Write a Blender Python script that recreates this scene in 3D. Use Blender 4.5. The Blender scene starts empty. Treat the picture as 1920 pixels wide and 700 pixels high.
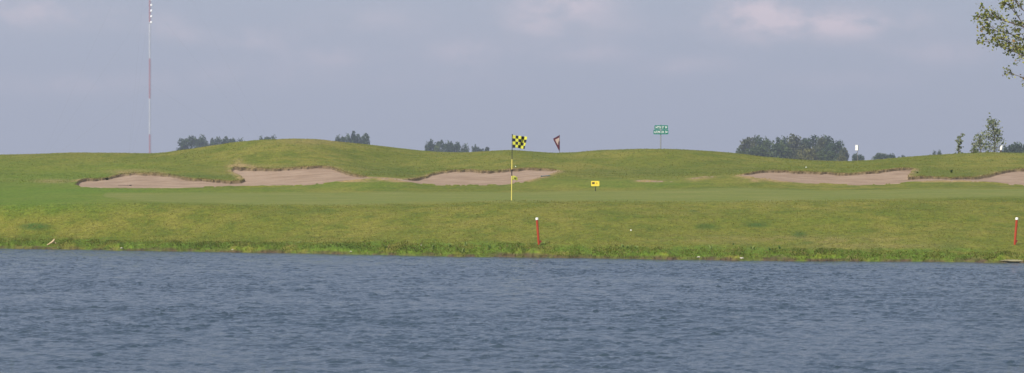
import bpy, math, random
import numpy as np
from mathutils import Vector
rad = math.radians
S = bpy.context.scene
COL = S.collection
# ------------------------------------------------------------------ camera
EYE, F, HY = 2.5, 5600.0, 310.0          # eye height over the water, focal length and horizon row in photo pixels
cam_d = bpy.data.cameras.new("camera"); cam = bpy.data.objects.new("camera", cam_d); COL.objects.link(cam)
cam.location = (0, 0, EYE); cam.rotation_euler = (rad(90), 0, 0)
cam_d.sensor_width = 36; cam_d.lens = F/1920*36; cam_d.shift_y = -(350-HY)/1920
cam_d.clip_start = 0.5; cam_d.clip_end = 40000
cam_d.dof.use_dof = True; cam_d.dof.focus_distance = 95; cam_d.dof.aperture_fstop = 9
S.camera = cam
# ------------------------------------------------------------------ light
SUN_EL, SUN_AZ = 47, 214                  # azimuth clockwise from +Y (the view direction)
S.view_settings.view_transform = 'Standard'; S.view_settings.look = 'None'
S.view_settings.exposure = 0.68; S.view_settings.gamma = 1.0; S.view_settings.use_curve_mapping = False
sl = bpy.data.lights.new("sun", 'SUN'); sl.energy = 3.6; sl.angle = rad(0.6); sl.color = (1.0, .93, .82)
so = bpy.data.objects.new("sun", sl); COL.objects.link(so)
az, el = rad(SUN_AZ), rad(SUN_EL)
sdir = Vector((math.sin(az)*math.cos(el), math.cos(az)*math.cos(el), math.sin(el)))
so.rotation_euler = sdir.to_track_quat('Z', 'Y').to_euler(); so.location = (0, 0, 60)
W = bpy.data.worlds.new("World"); S.world = W; W.use_nodes = True

class NT:
    def __init__(s, nt): s.nt = nt; nt.nodes.clear()
    def n(s, t, **k):
        nd = s.nt.nodes.new(t)
        for a, b in k.items(): setattr(nd, a, b)
        return nd
    def put(s, sock, v):
        if isinstance(v, bpy.types.NodeSocket): s.nt.links.new(v, sock)
        elif v is not None: sock.default_value = v
    def m(s, op, a, b=None, c=None, clamp=False):
        nd = s.n('ShaderNodeMath', operation=op, use_clamp=clamp)
        for i, v in enumerate((a, b, c)):
            if v is not None: s.put(nd.inputs[i], v)
        return nd.outputs[0]
    def mix(s, f, a, b, mode='MIX'):
        nd = s.n('ShaderNodeMix', data_type='RGBA', blend_type=mode)
        s.put(nd.inputs[0], f); s.put(nd.inputs[6], a); s.put(nd.inputs[7], b)
        return nd.outputs[2]
    def noise(s, vec, scale, detail=3, rough=.55, dist=0):
        nd = s.n('ShaderNodeTexNoise'); s.put(nd.inputs['Vector'], vec)
        nd.inputs['Scale'].default_value = scale; nd.inputs['Detail'].default_value = detail
        nd.inputs['Roughness'].default_value = rough; nd.inputs['Distortion'].default_value = dist
        return nd.outputs['Fac']
    def ramp(s, f, lo, hi):
        nd = s.n('ShaderNodeMapRange', interpolation_type='SMOOTHSTEP'); s.put(nd.inputs[0], f)
        nd.inputs[1].default_value = lo; nd.inputs[2].default_value = hi
        return nd.outputs[0]
    def attr(s, name, out='Fac'):
        return s.n('ShaderNodeAttribute', attribute_name=name).outputs[out]
    def mapv(s, vec, scale):
        nd = s.n('ShaderNodeMapping'); s.put(nd.inputs[0], vec); nd.inputs['Scale'].default_value = scale
        return nd.outputs[0]
def C4(r, g, b): return (r, g, b, 1)

t = NT(W.node_tree)
sky = t.n('ShaderNodeTexSky', sky_type='NISHITA', sun_disc=False, sun_elevation=el, sun_rotation=az,
          altitude=300, air_density=1.0, dust_density=2.2, ozone_density=1.6)
tc = t.n('ShaderNodeTexCoord'); sep = t.n('ShaderNodeSeparateXYZ'); t.put(sep.inputs[0], tc.outputs['Generated'])
yy = t.m('MAXIMUM', sep.outputs[1], 0.05)
U = t.m('DIVIDE', sep.outputs[0], yy); V = t.m('DIVIDE', sep.outputs[2], yy)   # azimuth / elevation tangents
comb = t.n('ShaderNodeCombineXYZ'); t.put(comb.inputs[0], U); t.put(comb.inputs[1], V)
wob = t.noise(t.mapv(comb.outputs[0], (1, 1.5, 1)), 42, 6, .58, .3)
fine = t.noise(t.mapv(comb.outputs[0], (1, 1.7, 1)), 150, 4, .6)
tot = None
for (cx, cy, rx, ry, st) in [(1052, 10, 95, 34, .85), (1000, 48, 60, 26, .3), (1095, 52, 130, 22, .25), (1085, 98, 95, 20, .45), (875, 98, 75, 26, .5),
                             (1400, 22, 80, 34, .9), (1465, 50, 110, 30, .8), (1580, 48, 140, 32, .55), (1640, 42, 90, 26, .3), (480, 74, 62, 20, .55),
                             (45, 24, 110, 30, .6), (305, 50, 40, 26, .35), (350, 68, 45, 18, .3), (620, 108, 110, 20, .4), (700, 40, 120, 30, .25),
                             (1290, 122, 90, 20, .35), (1590, 150, 120, 18, .2), (1760, 100, 100, 24, .35), (150, 158, 170, 22, .25), (470, 140, 160, 24, .2), (210, 32, 60, 22, .25), (820, 150, 140, 20, .15)]:
    a = t.m('MULTIPLY', t.m('SUBTRACT', U, (cx-960)/F), F/rx)
    b = t.m('MULTIPLY', t.m('SUBTRACT', V, (HY-cy)/F), F/ry)
    r2 = t.m('ADD', t.m('MULTIPLY', a, a), t.m('MULTIPLY', b, b))
    g = t.m('MULTIPLY', t.m('EXPONENT', t.m('MULTIPLY', r2, -1.1)), st)
    tot = g if tot is None else t.m('ADD', tot, g)
shape = t.ramp(t.m('ADD', t.m('MULTIPLY', wob, .75), t.m('MULTIPLY', fine, .25)), .36, .62)
cl = t.m('MULTIPLY', t.m('MULTIPLY', tot, 1.12), t.m('MULTIPLY_ADD', shape, .85, .15), clamp=True)
broad = t.ramp(t.noise(t.mapv(comb.outputs[0], (.6, 2.2, 1)), 16, 4), .45, .75)
cl = t.m('ADD', cl, t.m('MULTIPLY', broad, .0), clamp=True)
tint = t.mix(1.0, sky.outputs[0], C4(.92, .93, 1.04), 'MULTIPLY')
hz = t.m('EXPONENT', t.m('MULTIPLY', t.m('ABSOLUTE', sep.outputs[2]), -3.6))   # murky lavender air low in the sky
tint = t.mix(t.m('MULTIPLY', hz, .93), tint, C4(3.28, 3.52, 4.35))
tint = t.mix(t.m('MULTIPLY', cl, .9), tint, C4(7.3, 5.9, 6.1))
bg = t.n('ShaderNodeBackground'); t.put(bg.inputs[0], tint); bg.inputs[1].default_value = .085
wo = t.n('ShaderNodeOutputWorld'); t.put(wo.inputs[0], bg.outputs[0])

# ------------------------------------------------------------------ helpers
def tag(o, label=None, cat=None, group=None, kind=None):
    if label: o['label'] = label
    if cat: o['category'] = cat
    if group: o['group'] = group
    if kind: o['kind'] = kind
    return o
def empty(name, loc=(0, 0, 0), rz=0):
    o = bpy.data.objects.new(name, None); COL.objects.link(o); o.location = loc; o.rotation_euler = (0, 0, rz); o.empty_display_size = .2
    return o
def mesh_np(name, V, faces, mat=None, parent=None, smooth=False, fmat=None, attrs=None):
    """faces: (n,3) or (n,4) int array, or list of such"""
    me = bpy.data.meshes.new(name)
    V = np.asarray(V, np.float32)
    fl = faces if isinstance(faces, list) else [faces]
    fl = [np.asarray(f, np.int32) for f in fl if len(f)]
    li = np.concatenate([f.ravel() for f in fl]); tot = np.concatenate([np.full(len(f), f.shape[1], np.int32) for f in fl])
    st = np.concatenate([[0], np.cumsum(tot)[:-1]]).astype(np.int32); tot = tot.astype(np.int32)
    me.vertices.add(len(V)); me.vertices.foreach_set('co', np.ascontiguousarray(V).ravel())
    me.loops.add(len(li)); me.loops.foreach_set('vertex_index', li)
    me.polygons.add(len(tot)); me.polygons.foreach_set('loop_start', st); me.polygons.foreach_set('loop_total', tot)
    me.polygons.foreach_set('use_smooth', np.full(len(tot), bool(smooth), dtype=bool))
    for m in (mat if isinstance(mat, (list, tuple)) else [mat]):
        if m: me.materials.append(m)
    if fmat is not None: me.polygons.foreach_set('material_index', np.asarray(fmat, np.int32))
    for k, v in (attrs or {}).items():
        v = np.asarray(v, np.float32)
        if v.ndim == 2 and v.shape[1] == 3:
            a = me.attributes.new(k, 'FLOAT_COLOR', 'POINT'); a.data.foreach_set('color', np.c_[v, np.ones(len(v), np.float32)].astype(np.float32).ravel())
        else:
            a = me.attributes.new(k, 'FLOAT', 'POINT'); a.data.foreach_set('value', v.ravel())
    me.update(calc_edges=True); me.validate()
    o = bpy.data.objects.new(name, me); COL.objects.link(o)
    if parent: o.parent = parent
    return o
class MB:
    def __init__(s): s.v = []; s.f3 = []; s.f4 = []; s.m3 = []; s.m4 = []
    def add(s, vs, fs, mi=0):
        b = len(s.v); s.v += [tuple(p) for p in vs]
        for f in fs:
            if len(f) == 4: s.f4.append([b+i for i in f]); s.m4.append(mi)
            elif len(f) == 3: s.f3.append([b+i for i in f]); s.m3.append(mi)
            else:
                for k in range(1, len(f)-1): s.f3.append([b+f[0], b+f[k], b+f[k+1]]); s.m3.append(mi)
    def box(s, c, d, mi=0, rot=None):
        vs = []
        for x in (-.5, .5):
            for y in (-.5, .5):
                for z in (-.5, .5):
                    p = Vector((x*d[0], y*d[1], z*d[2]))
                    if rot is not None: p = rot @ p
                    vs.append(tuple(p + Vector(c)))
        s.add(vs, [(0, 1, 3, 2), (4, 6, 7, 5), (0, 4, 5, 1), (2, 3, 7, 6), (0, 2, 6, 4), (1, 5, 7, 3)], mi)
    def bbox(s, c, d, bev, mi=0):          # box with bevelled vertical outline in XZ (plate facing -Y)
        w, h = d[0]/2, d[2]/2; pts = []
        for (sx, sz) in ((1, 1), (-1, 1), (-1, -1), (1, -1)):
            for k in range(4):
                a = (k/3)*math.pi/2 + {(1, 1): 0, (-1, 1): math.pi/2, (-1, -1): math.pi, (1, -1): 1.5*math.pi}[(sx, sz)]
                pts.append((c[0]+sx*(w-bev)+bev*math.cos(a), c[2]+sz*(h-bev)+bev*math.sin(a)))
        n = len(pts); y0, y1 = c[1]-d[1]/2, c[1]+d[1]/2
        vs = [(x, y0, z) for x, z in pts] + [(x, y1, z) for x, z in pts]
        fs = [(i, (i+1) % n, n+(i+1) % n, n+i) for i in range(n)] + [tuple(range(n))[::-1], tuple(range(n, 2*n))]
        s.add(vs, fs, mi)
    def tube(s, pts, rs, n=8, mi=0, cap=True):
        pts = [Vector(p) for p in pts]
        if not hasattr(rs, '__len__'): rs = [rs]*len(pts)
        vs = []
        for i, p in enumerate(pts):
            d = (pts[min(i+1, len(pts)-1)] - pts[max(i-1, 0)]).normalized()
            a = d.cross(Vector((0, 1, 0))) if abs(d.y) < .9 else d.cross(Vector((1, 0, 0)))
            a.normalize(); b = d.cross(a)
            for k in range(n):
                t_ = 2*math.pi*k/n; vs.append(p + (a*math.cos(t_)+b*math.sin(t_))*rs[i])
        fs = []
        for i in range(len(pts)-1):
            for k in range(n): fs.append((i*n+k, i*n+(k+1) % n, (i+1)*n+(k+1) % n, (i+1)*n+k))
        if cap: fs += [tuple(range(n))[::-1], tuple(range((len(pts)-1)*n, len(pts)*n))]
        s.add(vs, fs, mi)
    def prism(s, poly, y0, y1, mi=0):      # outline (x,z) extruded in y
        n = len(poly)
        vs = [(x, y0, z) for x, z in poly] + [(x, y1, z) for x, z in poly]
        s.add(vs, [(i, (i+1) % n, n+(i+1) % n, n+i) for i in range(n)] + [tuple(range(n))[::-1], tuple(range(n, 2*n))], mi)
    def sphere(s, c, r, n=12, m=8, mi=0, sq=(1, 1, 1)):
        vs = [(c[0], c[1], c[2]+r*sq[2])]
        for i in range(1, m):
            for k in range(n):
                th, ph = math.pi*i/m, 2*math.pi*k/n
                vs.append((c[0]+r*sq[0]*math.sin(th)*math.cos(ph), c[1]+r*sq[1]*math.sin(th)*math.sin(ph), c[2]+r*sq[2]*math.cos(th)))
        vs.append((c[0], c[1], c[2]-r*sq[2])); L = len(vs)-1; fs = []
        for k in range(n): fs.append((0, 1+k, 1+(k+1) % n)); fs.append((L, L-n+(k+1) % n, L-n+k))
        for i in range(m-2):
            for k in range(n): a = 1+i*n; fs.append((a+k, a+n+k, a+n+(k+1) % n, a+(k+1) % n))
        s.add(vs, fs, mi)
    def build(s, name, mat, parent=None, smooth=False):
        return mesh_np(name, s.v, [np.array(s.f4).reshape(-1, 4), np.array(s.f3).reshape(-1, 3)], mat, parent, smooth, fmat=s.m4+s.m3)

def simple(name, col, rough=.6, metal=0, var=.12, scale=8, bump=0, trans=0, spec=.5):
    m = bpy.data.materials.new(name); m.use_nodes = True; t = NT(m.node_tree)
    tc = t.n('ShaderNodeTexCoord'); nz = t.noise(tc.outputs['Object'], scale, 4)
    c = t.mix(t.m('MULTIPLY', nz, 1.0), C4(*[x*(1-var) for x in col]), C4(*[min(1, x*(1+var)) for x in col]))
    p = t.n('ShaderNodeBsdfPrincipled'); t.put(p.inputs['Base Color'], c)
    t.put(p.inputs['Roughness'], t.m('MULTIPLY_ADD', nz, .15, rough-.07)); p.inputs['Metallic'].default_value = metal
    p.inputs['Specular IOR Level'].default_value = spec
    if bump:
        b = t.n('ShaderNodeBump'); b.inputs['Strength'].default_value = bump; b.inputs['Distance'].default_value = .01
        t.put(b.inputs['Height'], t.noise(tc.outputs['Object'], scale*4, 3)); t.put(p.inputs['Normal'], b.outputs[0])
    o = t.n('ShaderNodeOutputMaterial')
    if trans:
        tr = t.n('ShaderNodeBsdfTranslucent'); t.put(tr.inputs[0], c); mx = t.n('ShaderNodeMixShader'); mx.inputs[0].default_value = trans
        t.put(mx.inputs[1], p.outputs[0]); t.put(mx.inputs[2], tr.outputs[0]); t.put(o.inputs[0], mx.outputs[0])
    else: t.put(o.inputs[0], p.outputs[0])
    return m

def hsh(ix, iy, seed):
    h = (ix.astype(np.int64)*374761393 + iy.astype(np.int64)*668265263 + seed*974711) & 0xffffffff
    h = ((h ^ (h >> 13))*1274126177) & 0xffffffff
    return ((h ^ (h >> 16)) & 0xffff)/65535.0
def vnoise(x, y, seed=0):
    ix, iy = np.floor(x), np.floor(y); fx, fy = x-ix, y-iy
    fx = fx*fx*(3-2*fx); fy = fy*fy*(3-2*fy)
    a, b = hsh(ix, iy, seed), hsh(ix+1, iy, seed); c, d = hsh(ix, iy+1, seed), hsh(ix+1, iy+1, seed)
    return (a*(1-fx)+b*fx)*(1-fy)+(c*(1-fx)+d*fx)*fy
def sst(x, a, b):
    t_ = np.clip((x-a)/(b-a), 0, 1); return t_*t_*(3-2*t_)

# ------------------------------------------------------------------ terrain profile
SHORE = [(-9000, 440), (-1500, 455), (0, 466), (320, 471.5), (640, 477), (960, 483), (1280, 487.5), (1600, 490.5), (1920, 493), (3500, 500), (10000, 520)]
SKYL = [(-9000, 292), (-600, 296), (-200, 292), (0, 290), (60, 288.5), (140, 286), (230, 287), (285, 288), (310, 286), (340, 281.5), (400, 273), (440, 266.5), (480, 262.5), (540, 260),
        (590, 260.5), (640, 266), (690, 271), (740, 277), (790, 283), (830, 286), (870, 286.5), (920, 283.5), (960, 282), (1000, 285), (1040, 287.5), (1080, 286), (1120, 282.5), (1150, 281.5), (1190, 280),
        (1240, 279.5), (1290, 281), (1340, 284), (1380, 287.5), (1427, 293.5), (1485, 298), (1542, 301.5), (1585, 302.5), (1642, 300), (1685, 296), (1742, 291), (1800, 287.5), (1857, 286), (1920, 288),
        (2000, 291), (2300, 283), (2700, 292), (10000, 294)]
GF = [(-9000, 392), (0, 385), (300, 383), (400, 385), (640, 386), (800, 382), (960, 378.5), (1180, 378), (1370, 379), (1640, 374), (1920, 371), (10000, 370)]
GB = [(-9000, 356), (0, 362), (200, 362), (400, 362), (640, 361), (700, 359.5), (860, 361), (1000, 360), (1180, 358), (1300, 354.5), (1370, 352.5), (1500, 357), (1640, 356.5), (1800, 351), (1920, 352), (10000, 352)]
LO = [(-9000, 345), (0, 349), (142, 350), (250, 353), (400, 351.5), (540, 349.5), (620, 343.5), (680, 337), (720, 335), (760, 339), (800, 347), (870, 348.5), (940, 347.5), (980, 343), (1050, 340), (1200, 342), (1340, 336),
      (1399, 333), (1427, 335), (1485, 342), (1571, 347), (1656, 346.8), (1757, 340.5), (1828, 341), (1920, 348), (10000, 345)]
UP = [(-9000, 325), (0, 330), (140, 332), (200, 331), (300, 322), (430, 320), (620, 312), (700, 322), (770, 326), (850, 318), (980, 312), (1040, 314), (1150, 320), (1300, 318), (1380, 322), (1450, 319),
      (1560, 320), (1690, 312), (1780, 316), (1900, 316), (10000, 316)]
TOPD = [(-9000, 158), (0, 160), (300, 160), (540, 152), (800, 166), (960, 164), (1240, 152), (1560, 168), (1860, 156), (10000, 160)]
def ip(px, tab, sm=0):
    a = np.array(tab, float); r = np.interp(px, a[:, 0], a[:, 1])
    if sm:
        r = sum(np.interp(px+o, a[:, 0], a[:, 1])*w for o, w in zip(np.linspace(-sm, sm, 7), (.06, .12, .2, .24, .2, .12, .06)))
    return r
def zof(y, d): return EYE-(y-HY)*d/F
pxs = np.concatenate([np.linspace(-9000, -330, 60), np.arange(-300, 2221, 1.6), np.linspace(2250, 10500, 60)])
NC = len(pxs)
ds = EYE*F/(ip(pxs, SHORE, 30)-HY)
dsS = ds.copy()
ds = ds + (vnoise(pxs/60, pxs*0, 3)-.5)*.5 + (vnoise(pxs/17, pxs*0, 4)-.5)*.22 + (vnoise(pxs/6, pxs*0, 5)-.5)*.10
topd = ip(pxs, TOPD, 60)
o1 = np.ones(NC)
stD = [60*o1, ds-1.0, ds, ds+.30, dsS+2.6, 96*o1, 112.5*o1, 119*o1, 137*o1, topd, topd+26, topd+60, 420*o1, 1200*o1, 3200*o1]
cut = .07+.10*vnoise(pxs/45, pxs*0, 9)*vnoise(pxs/13, pxs*0, 10)*1.6
stZ = [-1.0*o1, -.35*o1, 0*o1, cut, zof(ip(pxs, SHORE, 30)-27, dsS+2.6), zof(ip(pxs, GF, 40), 96), zof(ip(pxs, GB, 30), 112.5), zof(ip(pxs, LO, 12), 119),
       zof(ip(pxs, UP, 30), 137), zof(ip(pxs, SKYL, 14), topd), 1.3*o1, .9*o1, .9*o1, .9*o1, .9*o1]
stD, stZ = np.array(stD), np.array(stZ)
SEG = [5, 8, 10, 46, 110, 70, 44, 330, 110, 20, 10, 8, 6, 5]
def pchip(Y, seg):
    d = np.diff(Y, axis=0); m = np.zeros_like(Y)
    s_ = d[:-1]*d[1:] > 0
    with np.errstate(divide='ignore', invalid='ignore'):
        h = 2*d[:-1]*d[1:]/(d[:-1]+d[1:])
    m[1:-1] = np.where(s_, h, 0); m[0] = d[0]; m[-1] = d[-1]
    out = []
    for k, n in enumerate(seg):
        t_ = (np.arange(n)/n)[:, None]
        out.append((2*t_**3-3*t_**2+1)*Y[k]+(t_**3-2*t_**2+t_)*m[k]+(-2*t_**3+3*t_**2)*Y[k+1]+(t_**3-t_**2)*m[k+1])
    out.append(Y[-1:]); return np.concatenate(out)
def linseg(Y, seg):
    out = [Y[k]+(np.arange(n)/n)[:, None]*(Y[k+1]-Y[k]) for k, n in enumerate(seg)]
    out.append(Y[-1:]); return np.concatenate(out)
# distances linear inside each span; heights are a monotone cubic against real distance (no kinks)
D = linseg(stD, SEG)
def pchip_d(Dk, Zk, seg):
    h = np.diff(Dk, axis=0); dl = np.diff(Zk, axis=0)/h; m = np.zeros_like(Zk)
    w1, w2 = 2*h[1:]+h[:-1], h[1:]+2*h[:-1]
    with np.errstate(divide='ignore', invalid='ignore'):
        g = (w1+w2)/(w1/dl[:-1]+w2/dl[1:])
    m[1:-1] = np.where(dl[:-1]*dl[1:] > 0, g, 0); m[0] = dl[0]; m[-1] = 0
    m[4] = np.convolve(np.pad(m[4], 60, mode='edge'), np.ones(121)/121, mode='valid')   # keep shoreline jitter out of the bank
    out = []
    for k, n in enumerate(seg):
        t_ = (np.arange(n)/n)[:, None]; H = h[k]
        out.append((2*t_**3-3*t_**2+1)*Zk[k]+(t_**3-2*t_**2+t_)*H*m[k]+(-2*t_**3+3*t_**2)*Zk[k+1]+(t_**3-t_**2)*H*m[k+1])
    out.append(Zk[-1:]); return np.concatenate(out)
Z = pchip_d(stD, stZ, SEG)
PX = np.broadcast_to(pxs, D.shape)
X = (PX-960)/F*D
land = sst(D, ds+.4, ds+3)
dsand = 1-sst(np.abs(D-114), 14, 22)      # keep the green and the bunkers free of lumps
lump = (vnoise(X/2.6, D/3.4, 11)-.5)*.10+(vnoise(X/.9, D/1.1, 12)-.5)*.035+(vnoise(X/7, D/9, 13)-.5)*.16
Z = Z+lump*land*(1-.8*dsand)*(D < 400)*(1-.75*sst(D, topd-8, topd-1)*(D < topd+6))
Z = Z+(vnoise(X/.35, D/.4, 15)-.5)*.018*land*(D < 200)*(1-.6*dsand)
YP = HY+(EYE-Z)*F/D                        # photo row of every ground point
# ------------------------------------------------------------------ bunkers, greens, worn turf and painted shade (outlines traced in the photo, laid on the ground)
BA = [(141, 347), (146, 341), (152, 337.5), (190, 336), (204, 334), (225, 328.5), (250, 326), (300, 327), (330, 331), (360, 337), (400, 339), (430, 341), (452, 340), (459, 336.5),
      (455, 333), (446, 328), (437, 323.5), (433, 319), (440, 315.3), (470, 317), (520, 318.5), (560, 315.5), (600, 313), (620, 314.5), (640, 321), (650, 325), (675, 331.5), (700, 333.5), (740, 336), (772, 337.5),
      (790, 334.5), (812, 327), (835, 322.5), (850, 321), (880, 320), (900, 322), (920, 323), (960, 319), (990, 316.5), (1015, 317.5), (1040, 319.5), (1052, 321),
      (1040, 325), (1010, 334.5), (980, 342.5), (940, 347), (870, 348), (830, 348), (790, 345.5), (762, 340), (735, 336.8), (700, 335.3), (668, 338), (650, 340), (620, 343), (580, 347), (540, 349), (460, 350), (400, 351), (330, 353), (250, 353), (180, 352), (150, 350.5)]
BC = [(1383, 330.3), (1399, 327.5), (1412, 324.5), (1427, 321.5), (1456, 320.8), (1485, 322.6), (1513, 323.7), (1548, 324.6), (1585, 327), (1614, 325.4), (1642, 323), (1671, 319), (1700, 316), (1712, 316.6),
      (1710, 321), (1704, 328), (1702, 334.6), (1728, 332.5), (1742, 332.5), (1771, 334.5), (1800, 335), (1828, 334), (1857, 329), (1886, 322), (1900, 319.5), (1920, 319), (1990, 317), (2070, 321), (2110, 330),
      (2060, 343), (1985, 349), (1920, 348), (1886, 346), (1857, 343), (1828, 341), (1800, 340), (1757, 340), (1714, 342), (1685, 344.6), (1656, 346.6), (1614, 347.5), (1571, 346.4), (1513, 344), (1485, 342), (1456, 338), (1427, 334.6), (1399, 332)]
BS1 = [(1192, 339.2), (1225, 338.6), (1258, 339.2), (1262, 341), (1225, 341.6), (1194, 340.6)]
BS2 = [(1296, 334.5), (1318, 332.2), (1338, 331.4), (1337, 333.2), (1316, 334.8), (1298, 336.2)]
GR = [(188, 366), (200, 361.5), (300, 361.3), (400, 362), (520, 361.5), (640, 361), (700, 359.7), (780, 360.3), (860, 361), (1000, 360), (1180, 358), (1300, 354.5), (1370, 352.5), (1430, 354), (1500, 357), (1640, 356.5), (1720, 354.5), (1850, 354), (2000, 354), (2300, 356),
      (2300, 368), (2000, 369), (1860, 369), (1640, 373.5), (1500, 377), (1370, 379), (1180, 378), (960, 378.5), (800, 381), (640, 384), (480, 385), (400, 382), (300, 379), (220, 373)]
def inpoly(x, y, poly):
    r = np.zeros(x.shape, bool); n = len(poly)
    for i in range(n):
        (x0, y0), (x1, y1) = poly[i], poly[(i+1) % n]
        if y0 == y1: continue
        c = ((y0 > y) != (y1 > y)) & (x < (x1-x0)*(y-y0)/(y1-y0)+x0); r ^= c
    return r
r0, r1 = sum(SEG[:5]), sum(SEG[:9])
sand = np.zeros(D.shape, bool)
px_, y_ = PX[r0:r1], YP[r0:r1]
wy = y_+(vnoise(px_/9, D[r0:r1]/3, 21)-.5)*1.3+(vnoise(px_/3, D[r0:r1]/2, 22)-.5)*.7
wx = px_+(vnoise(px_/8, y_/2, 23)-.5)*3
s_ = inpoly(wx, wy, BA) | inpoly(wx, wy, BC); sl_ = (inpoly(px_, wy, BS1) | inpoly(px_, wy, BS2)) & (vnoise(px_/7, D[r0:r1]/.5, 24) > .42)
sand[r0:r1] = s_ | sl_
ylow = np.interp(pxs, *np.array([(p[0], p[1]) for p in sorted(BA[42:]+[(141, 350), (1052, 322), (1383, 331)]+BC[29:])]).T)
drop = np.zeros(D.shape); drop[r0:r1] = np.where(s_, .07*sst(ylow-y_, .5, 9)*(.75+.5*vnoise(px_/25, px_*0, 31)), 0)
sandf = sand.astype(np.float32)
soil_shade = np.zeros(D.shape, np.float32)
for k in range(1, 3):                     # turf lip: bare earth with its shadow painted in, behind and beside the sand
    soil_shade[k:] = np.maximum(soil_shade[k:], np.where(~sand[k:] & sand[:-k] & (drop[:-k] > .02), 1, 0))
soil_shade[:-1] = np.maximum(soil_shade[:-1], np.where(sand[:-1] & ~sand[1:] & (drop[:-1] > .02), 1, 0))
soil_shade[:-2] = np.maximum(soil_shade[:-2], np.where(sand[:-2] & ~sand[2:] & (drop[:-2] > .03), .7, 0))
near = sandf.copy()                        # distance field (blurred mask) for dry turf round the bunkers
for sh in (4, 9, 18):
    a = near.copy(); a[sh:] += near[:-sh]; a[:-sh] += near[sh:]; b = a.copy(); c_ = max(1, sh//3); b[:, c_:] += a[:, :-c_]; b[:, :-c_] += a[:, c_:]; near = b/9*1.0
near = np.clip(near*3.0, 0, 1)*(~sand)
Z = Z-drop
# turf curls up a few cm at the lip
Z = Z+np.where(~sand, sst(near, .2, 1)*.03*(D > 119), 0)
# tongue of turf and knolls
green = np.zeros(D.shape, np.float32); gy = y_+(vnoise(px_/40, px_*0, 41)-.5)*1.5
green[r0-SEG[4]:r1] = inpoly(PX[r0-SEG[4]:r1]+(vnoise(PX[r0-SEG[4]:r1]/30, YP[r0-SEG[4]:r1]/3, 42)-.5)*20, YP[r0-SEG[4]:r1]+(vnoise(PX[r0-SEG[4]:r1]/50, YP[r0-SEG[4]:r1]*0, 43)-.5)*2.4, GR)
g2 = green.copy()
for sh in (1, 2, 4): g2[sh:-sh] = (g2[sh:-sh]+g2[2*sh:]+g2[:-2*sh])/3
green = g2
def ell(cx, cy, rx, ry, p=1.5): return np.exp(-(((PX-cx)/rx)**2+((YP-cy)/ry)**2)**p)
lush = .9*ell(40, 372, 250, 30)+.35*ell(60, 320, 260, 22)+.45*ell(330, 358, 260, 5)+.5*ell(1160, 345, 150, 9)+.4*ell(640, 347, 160, 10)+.35*ell(120, 335, 150, 14)
dark = 1.0*ell(66, 425, 31, 7.5, 2)+.9*ell(1322, 425, 20, 6)+1.0*ell(1418, 422, 24, 4)+.9*ell(1500, 440, 14, 6)+.7*ell(1300, 396, 10, 2.5)+.6*ell(1515, 455, 12, 3)+.3*ell(1630, 465, 25, 8)+.6*ell(1780, 460, 26, 12)*.6+.3*ell(345, 330, 70, 3)+.35*ell(1720, 340, 50, 1.5)+.25*ell(860, 307, 30, 2)+.25*ell(1340, 345, 110, 1.3)+.35*ell(740, 322, 70, 8)+.3*ell(1390, 318, 60, 6)+.35*ell(400, 329, 60, 6)+.3*ell(1790, 325, 90, 7)+.35*ell(1190, 322, 130, 7)+.3*ell(1350, 305, 60, 4)+.45*ell(640, 464, 70, 5)+.3*ell(380, 462, 60, 6)+.35*ell(1140, 400, 60, 5)+.3*ell(560, 398, 110, 4)  # darker turf patches, plus mound relief shading painted into the colour
gb_ = ip(pxs, GB, 30)
dark += .55*np.exp(-((YP-gb_+1.6)/.9)**2)*(D > 100)*sst(pxs, 520, 800)*sst(vnoise(pxs/60, pxs*0, 55), .2, .6)  # shadow of the rough along the green's back edge, painted into the turf
dry = 1.25*near*(vnoise(PX/14, D/1.5, 51)*1.2+.1)*(YP < 342)+.45*ell(1500, 450, 260, 9)*vnoise(PX/20, D/.6, 52)+.35*ell(590, 266, 70, 6)+.3*ell(250, 322, 60, 5)+.5*ell(100, 340, 40, 4)+.3*ell(1650, 462, 160, 5)+.25*ell(480, 312, 70, 3)
shoreband = (1-sst(D, ds+.9+.9*vnoise(pxs/50, pxs*0, 61), ds+2.0+1.3*vnoise(pxs/37, pxs*0, 62)))*(D > 60)
bare = sum(a*np.exp(-((pxs-c)/w_)**2) for c, w_, a in [(1000, 38, 1), (940, 18, .6), (1455, 26, .9), (1340, 40, .5), (620, 35, .6), (500, 30, .4), (75, 40, .5), (1830, 30, .5), (300, 40, .35), (1235, 20, .5), (805, 15, .5)])
mud = (1-sst(Z, .03+.05*bare, .07+.05*bare+.07*vnoise(pxs/30, pxs*0, 63)))*(D < 90)*np.clip(.35+bare+.65*sst(vnoise(pxs/20, D/.4, 64), .3, .6), 0, 1)
soil_shade = np.maximum(soil_shade, mud)
Vt = np.stack([X, D, Z], -1).reshape(-1, 3)
NR = D.shape[0]
ii = (np.arange(NR-1)[:, None]*NC+np.arange(NC-1)).ravel()
Fq = np.stack([ii, ii+1, ii+1+NC, ii+NC], 1)

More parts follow.
